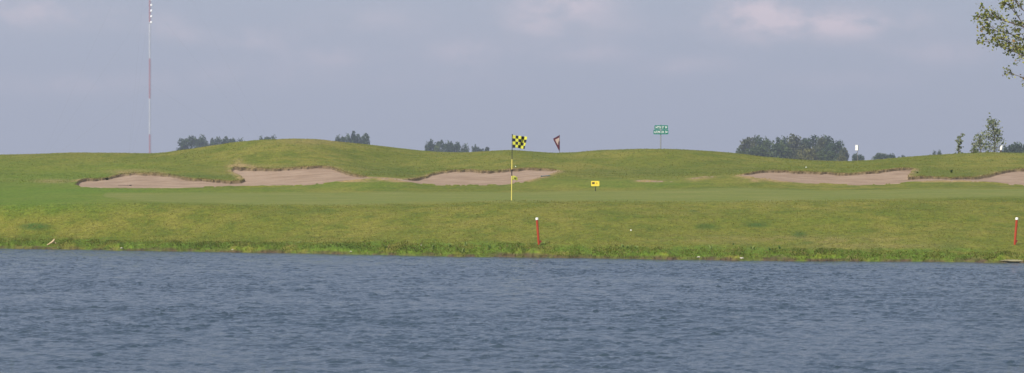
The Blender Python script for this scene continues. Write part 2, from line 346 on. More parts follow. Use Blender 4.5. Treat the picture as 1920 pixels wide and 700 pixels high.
m = bpy.data.materials.new("turf_and_sand"); m.use_nodes = True; t = NT(m.node_tree)
pos = t.n('ShaderNodeNewGeometry').outputs['Position']
big = t.noise(t.mapv(pos, (1, .55, 1)), .22, 4, .6); mid = t.noise(t.mapv(pos, (1, .6, 1)), 1.1, 4, .65); fin = t.noise(t.mapv(pos, (1, .45, 1)), 7, 5, .75); bld = t.noise(t.mapv(pos, (1, .35, 1)), 26, 3, .8)
c = t.mix(t.ramp(big, .36, .66), C4(.112, .130, .015), C4(.160, .155, .026))
c = t.mix(t.m('MULTIPLY', t.ramp(mid, .44, .66), .75), c, C4(.078, .108, .012))
c = t.mix(t.m('MULTIPLY', t.ramp(mid, .50, .30), .22), c, C4(.185, .150, .045))
c = t.mix(t.m('MULTIPLY', t.attr('lush'), .75, clamp=True), c, C4(.080, .148, .012))
c = t.mix(t.m('MULTIPLY', t.attr('shoreband'), t.ramp(mid, .35, .55)), c, C4(.088, .140, .014))
gcol = t.mix(t.ramp(t.noise(t.mapv(pos, (.5, 1, 1)), .8, 3), .4, .65), C4(.124, .150, .030), C4(.158, .168, .040))
c = t.mix(t.attr('green'), c, gcol)
c = t.mix(t.m('MULTIPLY', t.attr('dry'), 1.1, clamp=True), c, C4(.25, .185, .075))
c = t.mix(t.m('MULTIPLY', t.attr('dark'), t.ramp(fin, .25, .6), clamp=True), c, C4(.040, .080, .014))
amp = t.m('MULTIPLY_ADD', t.attr('green'), -.65, 1.0)
spk = t.m('MULTIPLY_ADD', t.m('SUBTRACT', t.m('ADD', t.m('MULTIPLY', fin, .6), t.m('MULTIPLY', bld, .6)), .6), t.m('MULTIPLY', amp, 3.1), 1.0)
cc = t.n('ShaderNodeVectorMath', operation='SCALE'); t.put(cc.inputs[0], c); t.put(cc.inputs['Scale'], spk)
grass_c = cc.outputs[0]
sc_ = t.mix(t.ramp(t.noise(pos, .7, 4), .35, .65), C4(.240, .170, .112), C4(.315, .232, .160))
sc_ = t.mix(t.m('MULTIPLY', t.ramp(t.noise(pos, 3.5, 4), .52, .7), .35), sc_, C4(.215, .152, .100))
rake = t.noise(t.mapv(pos, (1.5, 9, 1)), 3, 3, .7)
soil_shade_c = t.mix(t.ramp(fin, .3, .6), C4(.034, .026, .015), C4(.095, .068, .038))
c = t.mix(t.attr('sand'), grass_c, sc_); c = t.mix(t.m('MULTIPLY', t.attr('soil_shade'), t.m('MULTIPLY_ADD', t.ramp(t.noise(pos, 2.2, 3), .35, .6), .45, .55)), c, soil_shade_c)
p = t.n('ShaderNodeBsdfPrincipled'); t.put(p.inputs['Base Color'], c); p.inputs['Roughness'].default_value = .9; p.inputs['Specular IOR Level'].default_value = .15
b = t.n('ShaderNodeBump'); b.inputs['Strength'].default_value = .8; b.inputs['Distance'].default_value = .02
hgt = t.m('ADD', t.m('MULTIPLY', fin, t.m('MULTIPLY', amp, 1.6)), t.m('MULTIPLY', t.attr('sand'), t.m('MULTIPLY', rake, 1.0))); t.put(b.inputs['Height'], hgt); t.put(p.inputs['Normal'], b.outputs[0])
o = t.n('ShaderNodeOutputMaterial'); t.put(o.inputs[0], p.outputs[0])
ground = mesh_np('ground', Vt, Fq, m, smooth=True, attrs=dict(sand=sandf, soil_shade=soil_shade, green=green, lush=np.clip(lush, 0, 1), dark=np.clip(dark, 0, 1), dry=np.clip(dry, 0, 1), shoreband=shoreband))
tag(ground, kind='structure')
GM = m
# the bank the photographer stands on, pond bed
bx = np.linspace(-260, 260, 53); by = np.concatenate([np.linspace(-80, 0, 9), np.linspace(4, 34, 20), [46, 60.5]])
BX, BY = np.meshgrid(bx, by); BZ = np.interp(BY, [-80, 3, 14, 22, 30, 46, 61], [1.2, 1.0, .75, .15, -.5, -1.0, -1.02])+(vnoise(BX/6, BY/6, 71)-.5)*.12
i2 = (np.arange(len(by)-1)[:, None]*len(bx)+np.arange(len(bx)-1)).ravel()
nb = mesh_np('near_bank', np.stack([BX, BY, BZ], -1).reshape(-1, 3), np.stack([i2, i2+1, i2+1+len(bx), i2+len(bx)], 1), m, smooth=True,
             attrs=dict(shoreband=(BY > 8).astype(float).ravel()))
tag(nb, kind='structure')
def gz(px, d):
    c0 = int(np.abs(pxs-px).argmin()); col = D[:, c0]; return float(np.interp(d, col, Z[:, c0]))
def at(px, y, d): return Vector(((px-960)/F*d, d, zof(y, d)))
def on(px, d, dz=0): return Vector(((px-960)/F*d, d, gz(px, d)+dz))
def d_at(px, y):                           # distance where the ground shows at this photo row
    c0 = int(np.abs(pxs-px).argmin()); r = slice(sum(SEG[:2]), sum(SEG[:9])+1)
    yy_ = YP[r, c0]; dd = D[r, c0]; k = np.where(yy_ <= y)[0]
    return float(dd[k[0]]) if len(k) else float(dd[-1])

# ------------------------------------------------------------------ water
def gradc(lo, hi, step, out, n): 
    a = np.arange(lo, hi, step); g = (out-(hi))*np.linspace(0, 1, n+1)[1:]**2.2
    return a, hi+g
ax, gx = gradc(-18.5, 18.5, .042, 300, 40); wxs = np.concatenate([-gx[::-1], ax, gx])
wys = np.concatenate([np.linspace(20, 32.6, 30), np.arange(33, 60, .032), np.arange(60, 92.5, .045), np.linspace(93, 130, 20)])
WX, WY = np.meshgrid(wxs.astype(np.float32), wys.astype(np.float32))
WZ = np.zeros_like(WX); WS = np.zeros_like(WX); rng = np.random.default_rng(5)
warpx = WX+.25*np.sin(WY*1.3+.7*WX)+.2*np.sin(WX*.9-WY*.4); warpy = WY+.22*np.sin(WX*1.7+1.1)+.2*np.sin(WX*.6+WY*.8)
for i in range(64):
    lam = .09*(4.6**(i/63.)); th = rad(-97+rng.normal(0, 46)); k = 2*math.pi/lam
    sl = .033*(1.0 if lam < .18 else (.18/lam)**1.2)
    (WS if lam < .28 else WZ)[...] += (sl/k)*np.sin(k*(math.cos(th)*warpx+math.sin(th)*warpy)+rng.uniform(0, 6.28)).astype(np.float32)
env = (.65+.7*vnoise(WX/5, WY/7, 81)+.5*(vnoise(WX/1.3, WY/1.8, 82)-.5)).astype(np.float32)
fade = (1-sst(np.abs(WX), 17, 21))*sst(WY, 28, 34)*(1-sst(WY, 90, 95))
spots = np.clip(vnoise(WX/.24+.3*WY, WY/.30, 83)*1.6-.45, 0, 1)**1.5+.35*np.clip(vnoise(WX/.13, WY/.18+.2*WX, 84)*1.6-.5, 0, 1)
shw = np.interp((wxs*F/80+960), pxs, ds)[None, :]; lee = .3+.7*sst(shw-WY, .3, 3.5)
WZ = (WZ*.42+WS*(.55+1.6*spots)*lee.astype(np.float32))*env*fade
# sharpen crests
WZ = WZ+np.clip(WZ, 0, 1)**2*6
i2 = (np.arange(len(wys)-1)[:, None]*len(wxs)+np.arange(len(wxs)-1)).ravel()
m = bpy.data.materials.new("pond_water"); m.use_nodes = True; t = NT(m.node_tree)
pos = t.n('ShaderNodeNewGeometry').outputs['Position']
p = t.n('ShaderNodeBsdfPrincipled'); pt = t.noise(t.mapv(pos, (1, .4, 1)), .12, 3)
t.put(p.inputs['Base Color'], t.mix(t.ramp(pt, .35, .65), C4(.030, .049, .062), C4(.038, .057, .071)))
p.inputs['Roughness'].default_value = .12; p.inputs['IOR'].default_value = 1.333; p.inputs['Specular IOR Level'].default_value = .5
b = t.n('ShaderNodeBump'); b.inputs['Strength'].default_value = .55; b.inputs['Distance'].default_value = .03
t.put(b.inputs['Height'], t.noise(t.mapv(pos, (1, 1.2, 1)), 15, 4, .65, .4)); t.put(p.inputs['Normal'], b.outputs[0])
o = t.n('ShaderNodeOutputMaterial'); t.put(o.inputs[0], p.outputs[0])
wat = mesh_np('water', np.stack([WX, WY, WZ], -1).reshape(-1, 3), np.stack([i2, i2+1, i2+1+len(wxs), i2+len(wxs)], 1), m, smooth=True)
tag(wat, kind='structure')

# ------------------------------------------------------------------ haze
if True:
    hb = MB(); hb.box((0, 1640, 64), (6400, 3500, 134)); m = bpy.data.materials.new("haze_air"); m.use_nodes = True; t = NT(m.node_tree)
    pv = t.n('ShaderNodeVolumePrincipled'); pv.inputs['Color'].default_value = C4(.80, .87, 1.0); pv.inputs['Density'].default_value = .00038; pv.inputs['Anisotropy'].default_value = 0.2
    o = t.n('ShaderNodeOutputMaterial'); t.put(o.inputs['Volume'], pv.outputs[0])
    tag(hb.build('haze', m), kind='stuff')
# ------------------------------------------------------------------ grass blades (uncountable)
def blades(px, d, h, w, lean, base_z, colr, seed):
    r = np.random.default_rng(seed); n = len(px)
    x = (px-960)/F*d; a = r.uniform(0, math.pi, n); la = r.uniform(0, 2*math.pi, n)
    dx, dy = np.cos(a)*w/2, np.sin(a)*w/2; lx, ly = np.cos(la)*lean*h, np.sin(la)*lean*h
    V = np.zeros((n, 5, 3))
    for k, (f, s_) in enumerate([(0, -1), (0, 1), (.6, -.75), (.6, .75), (1, 0)]):
        V[:, k, 0] = x+dx*s_+lx*f**2; V[:, k, 1] = d+dy*s_+ly*f**2; V[:, k, 2] = base_z-.01*(f == 0)+h*f*(1-.35*lean*f)
    b = np.arange(n)[:, None]*5
    return V.reshape(-1, 3), b+np.array([[0, 1, 3, 2]]), b+np.array([[2, 3, 4]]), np.repeat(colr, 5, axis=0)
def gz_many(px, d):
    ci = np.clip(np.searchsorted(pxs, px), 1, NC-1); out = np.empty(len(px))
    for c0 in np.unique(ci):
        k = ci == c0; out[k] = np.interp(d[k], D[:, c0], Z[:, c0])
    return out
def leafmat(name, rough=.75, trans=.25):
    m = bpy.data.materials.new(name); m.use_nodes = True; t = NT(m.node_tree)
    c = t.attr('tint', 'Color'); p = t.n('ShaderNodeBsdfPrincipled'); t.put(p.inputs['Base Color'], c); p.inputs['Roughness'].default_value = rough; p.inputs['Specular IOR Level'].default_value = .2
    tr = t.n('ShaderNodeBsdfTranslucent'); t.put(tr.inputs[0], c); mx = t.n('ShaderNodeMixShader'); mx.inputs[0].default_value = trans
    t.put(mx.inputs[1], p.outputs[0]); t.put(mx.inputs[2], tr.outputs[0]); o = t.n('ShaderNodeOutputMaterial'); t.put(o.inputs[0], mx.outputs[0]); return m
M_BLADE = leafmat('grass_blades', trans=.45); M_LEAF = leafmat('tree_leaves', trans=.4)
def cols(n, a, b, seed, pw=1):
    r = np.random.default_rng(seed); f = r.random(n)[:, None]**pw; return (np.array(a)*(1-f)+np.array(b)*f)*(.8+.4*r.random(n)[:, None])
rg = np.random.default_rng(77); parts = []
n = 28000                                   # long grass along the water
px = rg.uniform(-120, 2060, n); dsh = np.interp(px, pxs, ds); q = rg.random(n)**1.3
clump = vnoise(px/22, px*0, 91)*.7+vnoise(px/7, px*0, 92)*.5
dd = dsh+.03+q*(.7+1.5*clump); keep = rg.random(n) < (.35+.8*clump)*(1-.93*np.interp(px, pxs, bare)*(q < .35))*np.where(q < .12, .35, 1); px, dd, q, clump = px[keep], dd[keep], q[keep], clump[keep]; n = len(px)
h = (.03+.11*rg.random(n)*clump*1.3)*(1-.6*q)
cc_ = cols(n, (.082, .130, .016), (.165, .185, .032), 1); dryb = rg.random(n) < .13; cc_[dryb] = cols(int(dryb.sum()), (.20, .16, .06), (.28, .21, .10), 2)
pat = vnoise(px/70, dd*0, 93)[:, None]; cc_ = cc_*(.80+.4*pat)
parts.append(blades(px, dd, h, .010+.012*rg.random(n), 1.1, gz_many(px, dd), cc_, 3))
n = 45000                                   # rough on the bank
px = rg.uniform(-120, 2060, n); dsh = np.interp(px, pxs, dsS); dd = dsh+1.0+rg.random(n)**1.25*(95.0+1.2*rg.random(n)-dsh-1)
cc_ = cols(n, (.115, .135, .016), (.240, .205, .045), 4)*(.75+.5*vnoise((px-960)/F*dd/1.5, dd/3, 94)[:, None])
parts.append(blades(px, dd, .012+.022*rg.random(n)**2, .012+.014*rg.random(n), .5, gz_many(px, dd), cc_, 5))
n = 30000                                   # rough on the mounds
px = rg.uniform(-120, 2060, n); dd = 121+6*rg.random(n)+rg.random(n)*36; gzm = gz_many(px, dd)
ri = np.clip(np.searchsorted(pxs, px), 0, NC-1); sdv = np.array([np.interp(d_, D[:, c_], sandf[:, c_]) for c_, d_ in zip(ri, dd)])
k = sdv < .01; px, dd, gzm = px[k], dd[k], gzm[k]; n = len(px)
cc_ = cols(n, (.105, .130, .016), (.220, .195, .042), 6)*(.75+.5*vnoise((px-960)/F*dd/1.5, dd/3, 95)[:, None])
parts.append(blades(px, dd, .016+.026*rg.random(n)**2, .02+.02*rg.random(n), .5, gzm, cc_, 7))
# ragged turf over the bunker lips
lipr = np.argwhere(~sand[1:] & sand[:-1] & (drop[:-1] > .015)); lipr = lipr[(PX[lipr[:, 0], lipr[:, 1]] > -100)]
lr = np.repeat(lipr, 5, axis=0); n = len(lr); px = pxs[lr[:, 1]]+rg.uniform(-.8, .8, n); dd = D[lr[:, 0]+1, lr[:, 1]]+rg.uniform(.02, .5, n)
wild = vnoise(px/11, px*0, 96)
parts.append(blades(px, dd, .02+.07*rg.random(n)*wild, .015+.02*rg.random(n), .8, gz_many(px, dd), cols(n, (.12, .13, .02), (.27, .205, .085), 8), 9))
def patch(v, c_):
    x, d_ = v[:, 0], v[:, 1]; ci = np.clip(np.searchsorted(pxs, x/d_*F+960), 0, NC-1); rr_ = np.array([np.searchsorted(D[:, a], b) for a, b in zip(ci[::5], d_[::5])]); rr_ = np.clip(rr_, 0, NR-1)
    k = np.repeat(np.clip(dark[rr_, ci[::5]], 0, 1), 5)[:, None]; l_ = np.repeat(np.clip(lush[rr_, ci[::5]], 0, 1), 5)[:, None]
    c_ = c_*(1-.75*l_)+c_*np.array([.6, 1.05, .5])*.75*l_; return c_*(1-.85*k)+np.array([.042, .082, .014])*.85*k
parts = [(v, a, b, patch(v, c_)) for (v, a, b, c_) in parts]
Vs, q4, q3, cs, off = [], [], [], [], 0
for (v, a, b, c_) in parts: Vs.append(v); q4.append(a+off); q3.append(b+off); cs.append(c_); off += len(v)
tag(mesh_np('grass', np.concatenate(Vs), [np.concatenate(q4), np.concatenate(q3)], M_BLADE, attrs=dict(tint=np.concatenate(cs))), kind='stuff')

# ------------------------------------------------------------------ trees
M_BARK = simple('grey_brown_bark', (.13, .10, .075), .9, var=.3, bump=.4)
def leafquads(cen, size, seed, droop=0, ell_=1.5):
    r = np.random.default_rng(seed); n = len(cen)
    a = r.normal(size=(n, 3)); a[:, 2] *= .8; a /= np.linalg.norm(a, axis=1)[:, None]; b = r.normal(size=(n, 3)); b -= (a*b).sum(1)[:, None]*a; b /= np.linalg.norm(b, axis=1)[:, None]
    s_ = (size*(.6+.8*r.random(n)))[:, None]; a, b = a*s_*ell_/2, b*s_/2
    V = np.stack([cen-a, cen+b+.15*a, cen+a, cen-b+.15*a], 1).reshape(-1, 3); return V, np.arange(n)[:, None]*4+np.arange(4)
def crown_mesh(name, seed, w, hgt, zb, nl, per, leaf, ca, cb, parent, shape='round'):
    r = np.random.default_rng(seed); cen = []; tint = []
    for i in range(nl):
        while True:
            u = r.uniform(-1, 1, 3)
            if .1 < np.dot(u, u) < 1: break
        zz = (u[2]+1)/2; taper = {'round': 1.0, 'cone': 1.08-.3*zz, 'up': .75+.35*zz}[shape]
        zz = zz**.85; c0 = np.array([u[0]*w/2*.78*taper, u[1]*w/2*.78*taper, zb+(hgt-zb)*(.10+.80*zz)])
        rr = w*(.11+.12*r.random())*(.8 if shape == 'cone' else 1)
        p = r.normal(size=(per, 3)); p /= np.linalg.norm(p, axis=1)[:, None]; p *= (rr*(.55+.45*r.random(per)))[:, None]; p[:, 2] *= .85
        cen.append(c0+p); tint.append(np.repeat((r.random()*.8+.1)*np.ones((1, 1)), per, 0))
    cen = np.concatenate(cen); cen[:, 2] = np.minimum(cen[:, 2], hgt+.2); tf = np.clip(np.concatenate(tint)+r.normal(0, .2, (len(cen), 1)), 0, 1)
    for k_, (lo_, hi_) in enumerate([(-w/2, w/2), (-w/2, w/2), (zb*.3, hgt)]):   # fill the stated size
        a_, b_ = np.percentile(cen[:, k_], [1.2, 98.8]); cen[:, k_] = lo_+(cen[:, k_]-a_)/(b_-a_)*(hi_-lo_)
    V, Q = leafquads(cen, leaf*np.ones(len(cen)), seed+1)
    tc_ = np.repeat(np.array(ca)*(1-tf)+np.array(cb)*tf, 4, axis=0)
    return mesh_np(name, V, Q, M_LEAF, parent, attrs=dict(tint=tc_))
def trunk_mb(seed, hgt, r0, nb=7, spread=.3, start=.25):
    r = random.Random(seed); m = MB(); pts = [Vector((0, 0, -.3))]; lean = r.uniform(-.04, .04)
    for k in range(1, 7): pts.append(Vector((lean*hgt*k/6+r.uniform(-.02, .02)*hgt*.5, r.uniform(-.01, .01)*hgt, hgt*.82*k/6)))
    m.tube(pts, [r0*(1.25-k*.19) for k in range(7)], 7)
    for b in range(nb):
        f = start+.6*b/nb; k = int(f*6); p = pts[k].lerp(pts[k+1], f*6-k); an = b*2.4+r.uniform(-.4, .4); L = spread*hgt*(1.15-f)
        e = p+Vector((math.cos(an)*L, math.sin(an)*L, L*r.uniform(.5, .95))); mid_ = p.lerp(e, .5)+Vector((0, 0, -L*.08))
        m.tube([p, mid_, e], [r0*.45*(1-f*.5), r0*.3*(1-f*.5), r0*.08], 5)
    return m
DK = ((.018, .042, .022), (.090, .140, .050)); GN = ((.030, .060, .022), (.130, .175, .050)); YG = ((.085, .10, .030), (.17, .165, .055)); OL = ((.045, .066, .030), (.150, .160, .062))
protos = {}
def proto(kind, variant, seed, w, hgt, zb, nl, per, leaf, cl_, shape):
    r_ = empty('deciduous_tree'); trunk_mb(seed, hgt, .16+.01*hgt).build('trunk', M_BARK, r_, True)
    crown_mesh('crown', seed, w, hgt, zb, nl, per, leaf, cl_[0], cl_[1], r_, shape); protos.setdefault(kind, []).append([r_, w, hgt, False])
for v in range(3):
    proto('dark', v, 100+v, 6, 9, .8, 46, 60, .40, DK, 'round'); proto('green', v, 200+v, 6, 9, .8, 46, 60, .40, GN, 'round'); proto('slim', v, 300+v, 4.2, 9, .6, 38, 50, .38, DK, 'cone')
proto('yellow', 0, 400, 6, 5.5, .3, 30, 60, .38, YG, 'round'); proto('olive', 0, 500, 6, 9, .8, 46, 60, .40, OL, 'round'); proto('olive', 1, 501, 6, 9, .8, 46, 60, .40, OL, 'up')
cnt = [0]
def place_tree(kind, px, wpx, ytop, d, label, group, cat='tree'):
    lst = protos[kind]; e = lst[cnt[0] % len(lst)]; cnt[0] += 1; src, w, hgt, used = e
    if used:
        o = src.copy(); COL.objects.link(o)
        for ch in src.children: c = ch.copy(); COL.objects.link(c); c.parent = o
    else: o = src; e[3] = True
    base = .85; H = EYE+(HY-ytop)*d/F-base; sx = wpx*d/F/w*1.1
    o.location = ((px-960)/F*d, d, base); o.scale = (sx, sx, H/(hgt+.1)); o.rotation_euler = (0, 0, cnt[0]*1.7)
    tag(o, label, cat, group)
A_ = 'in the far left clump'
g = 'trees left of the big mound'
LST = [('dark', 350, 32, 258.5, 'broad round tree at the left end, first %s'), ('slim', 368, 20, 262, 'slim dark treetop second from the left %s'), ('dark', 380, 20, 257.5, 'tallest pointed tree, third from the left %s'),
       ('green', 394, 20, 264, 'lower rounded tree fourth from the left %s'), ('dark', 407, 22, 261, 'bushy treetop fifth from the left %s'), ('slim', 421, 20, 260, 'treetop sixth from the left %s'),
       ('slim', 435, 15, 261, 'narrow treetop second from the right %s'), ('dark', 450, 17, 263, 'small treetop at the right end %s')]
for k_, px, w, yt, lb in LST: place_tree(k_, px, w, yt, 860+13*(px % 7), lb % A_, g)
A_ = 'peeping over the big mound'; g = 'treetops peeping over the big mound'
for k_, px, w, yt, lb in [('dark', 490, 14, 259.5, 'leftmost of three tiny treetops %s'), ('slim', 502, 13, 258, 'middle one of three tiny treetops %s'), ('dark', 513, 13, 257, 'rightmost of three tiny treetops %s')]: place_tree(k_, px, w, yt, 880+px % 9, lb % A_, g)
A_ = 'behind the right shoulder of the big mound'; g = 'trees behind the right shoulder of the big mound'
for k_, px, w, yt, lb in [('dark', 634, 14, 258, 'low leftmost treetop %s'), ('slim', 643.5, 9, 257.5, 'thin second treetop from the left %s'), ('dark', 654, 17, 255.5, 'middle treetop %s'), ('slim', 667, 19, 251, 'tallest peaked treetop %s'), ('dark', 681, 26, 254, 'broad rounded treetop at the right end %s')]: place_tree(k_, px, w, yt, 820+px % 11, lb % A_, g)
A_ = 'in the low clump left of the checkered flag'; g = 'trees in the dip left of the checkered flag'
for k_, px, w, yt, lb in [('dark', 803.5, 14, 269.5, 'leftmost low tree %s'), ('slim', 813, 20, 265, 'tall tree second from the left %s'), ('green', 824, 18, 267, 'tall tree third from the left %s'), ('slim', 833, 12, 271, 'narrow dipped treetop fourth from the left %s'), ('dark', 843, 16, 268, 'tree fifth from the left %s'),
        ('dark', 857, 18, 269.5, 'broad tree sixth from the left %s'), ('dark', 871, 17, 273, 'lower tree just left of the gap %s'), ('slim', 889, 9, 274, 'narrow tree just right of the gap %s'), ('dark', 900, 16, 278, 'low bush-like tree second from the right %s'), ('slim', 913, 8, 276.5, 'tiny last treetop at the right end %s')]: place_tree(k_, px, w, yt, 840+px % 13, lb % A_, g)
A_ = 'in the big grove at right'; g = 'trees in the grove behind the right bunker'
for i, (k_, px, w, yt, d, lb) in enumerate([('green', 1388, 16, 281, 640, 'low bush at the far left foot %s'), ('olive', 1404, 28, 260.5, 690, 'grey-green round tree at the left end %s'), ('dark', 1422, 28, 258.5, 700, 'peaked tree second from the left %s'), ('green', 1438, 20, 262, 690, 'narrow tree left of the notch of sky %s'),
        ('green', 1459, 26, 263, 670, 'rounded tree right of the notch of sky %s'), ('dark', 1474, 24, 260, 700, 'dark tree left of centre %s'), ('olive', 1497, 34, 256.5, 690, 'tallest olive-green tree in the middle %s'), ('dark', 1517, 30, 257.5, 710, 'dark tree just right of the middle %s'), ('olive', 1534, 26, 261, 690, 'olive tree with a dipped top right of the middle %s'),
        ('dark', 1551, 32, 259, 700, 'large dark tree towards the right end %s'), ('dark', 1569, 26, 267, 680, 'dark sloping-shouldered tree near the right end %s'), ('olive', 1582, 16, 279, 660, 'small outermost tree on the right edge %s'), ('green', 1420, 40, 277, 640, 'broad mid-green lower tree at front left %s'), ('green', 1462, 44, 276, 640, 'broad green tree low in front, below the notch %s'),
        ('yellow', 1514, 38, 280, 600, 'pale yellow-green young tree at the front centre %s'), ('green', 1550, 34, 283, 620, 'low green tree in front right %s'), ('olive', 1494, 26, 284, 610, 'low olive tree left of the pale one %s'), ('yellow', 1578, 22, 293, 600, 'low yellowish bush at the right foot %s')]): place_tree(k_, px, w, yt, d, lb % A_, g)
g = 'small far bushes on the right skyline'
for k_, px, w, yt, lb in [('dark', 1604, 13, 290, 'small bush just left of the thin pole of the white box'), ('dark', 1614, 13, 291.5, 'small round bush just right of the thin pole of the white box'), ('green', 1651, 26, 288.5, 'wide low bush on the dip right of the white box'), ('dark', 1671, 16, 290, 'small rounded bush right beside the wide low bush'), ('green', 1690, 18, 293.5, 'flat low bush half sunk behind the right slope'),
        ('dark', 1752.5, 8, 284.5, 'left one of two tiny bushes on the right skyline'), ('dark', 1762, 9, 284, 'right one of two tiny bushes on the right skyline')]: place_tree(k_, px, w, yt, 700+px % 17, lb, g)
g = 'dark wood edge at the right border'
for k_, px, w, yt, lb in [('dark', 1889, 22, 274.5, 'dark tree directly right of the white marker'), ('dark', 1903, 22, 270.5, 'dark tree second from the white marker at the right border'), ('dark', 1917, 22, 272, 'dark tree cut by the right picture edge'), ('green', 1932, 24, 273, 'dark green tree beyond the right picture edge')]: place_tree(k_, px, w, yt, 560+px % 7, lb, g)

# young sparse trees on the right-hand mound
def sparse_tree(name, px, d, wpx, ytop, seed, nb, nleaf, leaf, label, group, skew=0, cA=(.11, .15, .065), cB=(.38, .40, .25)):
    zb = gz(px, d); H = EYE+(HY-ytop)*d/F-zb; w = wpx*d/F; o = empty(name, ((px-960)/F*d, d, zb)); tag(o, label, 'tree', group); r = random.Random(seed); m = MB()
    pts = [Vector((math.sin(k*1.3+seed)*.03*w+skew*w*k/8, math.cos(k*1.7)*.02*w, H*.95*k/8-(.2 if k == 0 else 0))) for k in range(9)]; m.tube(pts, [.035*(1.1-k/8) + .005 for k in range(9)], 6); ends = []
    for b in range(nb):
        f = .12+.83*b/nb; k = min(7, int(f*8)); p = pts[k].lerp(pts[k+1], f*8-k); an = b*2.4+r.uniform(-.5, .5); L = w/2*(1.05-.55*f)*r.uniform(.6, 1.1)
        e = p+Vector((math.cos(an)*L, math.sin(an)*L, L*r.uniform(.6, 1.2))); m.tube([p, p.lerp(e, .5)+Vector((0, 0, -.03)), e], [.014, .009, .004], 4); ends.append((p, e))
    m.build('trunk', M_BARK, o, True); rr = np.random.default_rng(seed); cen = []
    for _ in range(nleaf):
        p, e = ends[rr.integers(len(ends))]; f = rr.random()**.6; q_ = np.array(p.lerp(e, .25+.8*f)); cen.append(q_+rr.normal(0, .085, 3)*min(1.6, w))
    cen = np.array(cen); V, Q = leafquads(cen, leaf*np.ones(len(cen)), seed+3); tf = rr.random((len(cen), 1))**1.3
    mesh_np('crown', V, Q, M_LEAF, o, attrs=dict(tint=np.repeat(np.array(cA)*(1-tf)+np.array(cB)*tf, 4, axis=0)))
g = 'young trees on the right mound'
sparse_tree('young_tree', 1864, 172, 44, 221, 21, 34, 1150, .078, 'tallest young pale-leaved tree on the right mound', g)
sparse_tree('young_tree', 1838, 170, 34, 249, 22, 22, 520, .075, 'shorter young tree leaning on the left side of the tallest one', g)
sparse_tree('young_tree', 1826, 168, 16, 266, 24, 10, 160, .075, 'lowest bushy sapling at the left foot of the young trees', g)
sparse_tree('young_tree', 1795, 168, 18, 247, 23, 14, 300, .075, 'thin sparse sapling standing alone on the right mound', g, .35)

# big tree at the top right: the trunk stands out of frame on the far bank
td, tpx = 88.0, 2075; zb = gz(tpx, td); tree = empty('cottonwood_tree', ((tpx-960)/F*td, td, zb)); O0 = Vector(tree.location)
tag(tree, 'tree with sparse yellow-green leaves reaching in at the top right corner', 'tree')
m = MB(); R_ = random.Random(4); P = lambda px, y, dd=0: Vector(((px-960)/F*(td+dd), td+dd, zof(y, td)))-O0
tp = [Vector((0, 0, -.4)), P(2073, 300), P(2066, 180), P(2062, 60), P(2052, -80), P(2040, -220)]; m.tube(tp, [.17, .14, .12, .095, .06, .02], 10)
limbs = [((2066, 150), (1985, 95, .4), (1925, 52, .5), (1893, 10, .4), (1880, -50, .3)), ((2064, 190), (1990, 160, -.3), (1930, 150, -.4), (1890, 137, -.4)), ((2064, 170), (1990, 135, .2), (1935, 112, .2), (1890, 92, .1), (1852, 78, 0)),
         ((2062, 120), (1975, 60, -.7), (1915, 20, -.9), (1880, -30, -1)), ((1985, 95), (1930, 78, .3), (1885, 60, .2), (1848, 55, .1)), ((1925, 52), (1885, 38, .5), (1858, 28, .4)), ((2062, 60), (1985, 0, .9), (1930, -40, 1.2), (1890, -90, 1)), ((1985, 95), (1940, 100, -.5), (1905, 90, -.8), (1870, 70, -.9)),
         ((2062, 100), (2120, 60, .5), (2180, 20, .9), (2220, -20, 1)), ((2060, 0), (2130, -60, -.5), (2190, -120, -.8)), ((2064, 160), (2140, 120, -.6), (2210, 110, -1)), ((2055, -60), (1990, -140, 0), (1950, -200, .2)), ((2050, -100), (2100, -180, .4), (2140, -260, .4)), ((2062, 40), (2040, -20, -1.2), (2010, -60, -1.8)), ((2062, 80), (2050, 30, 1.2), (2030, -40, 1.9))]
twl = []
for L in limbs:
    q = [P(a[0], a[1], a[2] if len(a) > 2 else 0) for a in L]; nq = len(q)
    m.tube(q, [.026*(1-.8*k/(nq-1)) for k in range(nq)], 6)
    for k in range(nq-1):
        if k == 0 and L[0][0] > 2000: lo_ = .5
        else: lo_ = 0
        for s_ in range(7 if k else 4):
            f = lo_+(1-lo_)*R_.random(); a = q[k].lerp(q[k+1], f); dr = (q[k+1]-q[k]).normalized(); e = a+dr*R_.uniform(.08, .38)+Vector((R_.uniform(-.25, .18), R_.uniform(-.35, .35), R_.uniform(-.22, .34)))
            if L[-1][1] == 137: e = a+(e-a)*.5
            m.tube([a, a.lerp(e, .5)+Vector((0, 0, .02)), e], [.010, .007, .003], 4); twl.append((a, e, .35 if L[-1][1] == 137 else 1))
m.build('trunk', M_BARK, tree, True); rr = np.random.default_rng(8); cen = []
for a, e, dens in twl:
    for _ in range(int(rr.integers(12, 30)*dens)):
        f = rr.random()**.5*1.05; cen.append(np.array(a.lerp(e, f))+rr.normal(0, .075, 3))
cen = np.array(cen); V_, Q_ = leafquads(cen, .068*np.ones(len(cen)), 9, ell_=1.25); tf = rr.random((len(cen), 1)); tt = np.array((.070, .10, .02))*(1-tf)+np.array((.40, .40, .11))*tf
br = rr.random(len(cen)) < .05; tt[br] = (.30, .19, .06)
mesh_np('crown', V_, Q_, M_LEAF, tree, attrs=dict(tint=np.repeat(tt, 4, axis=0)))

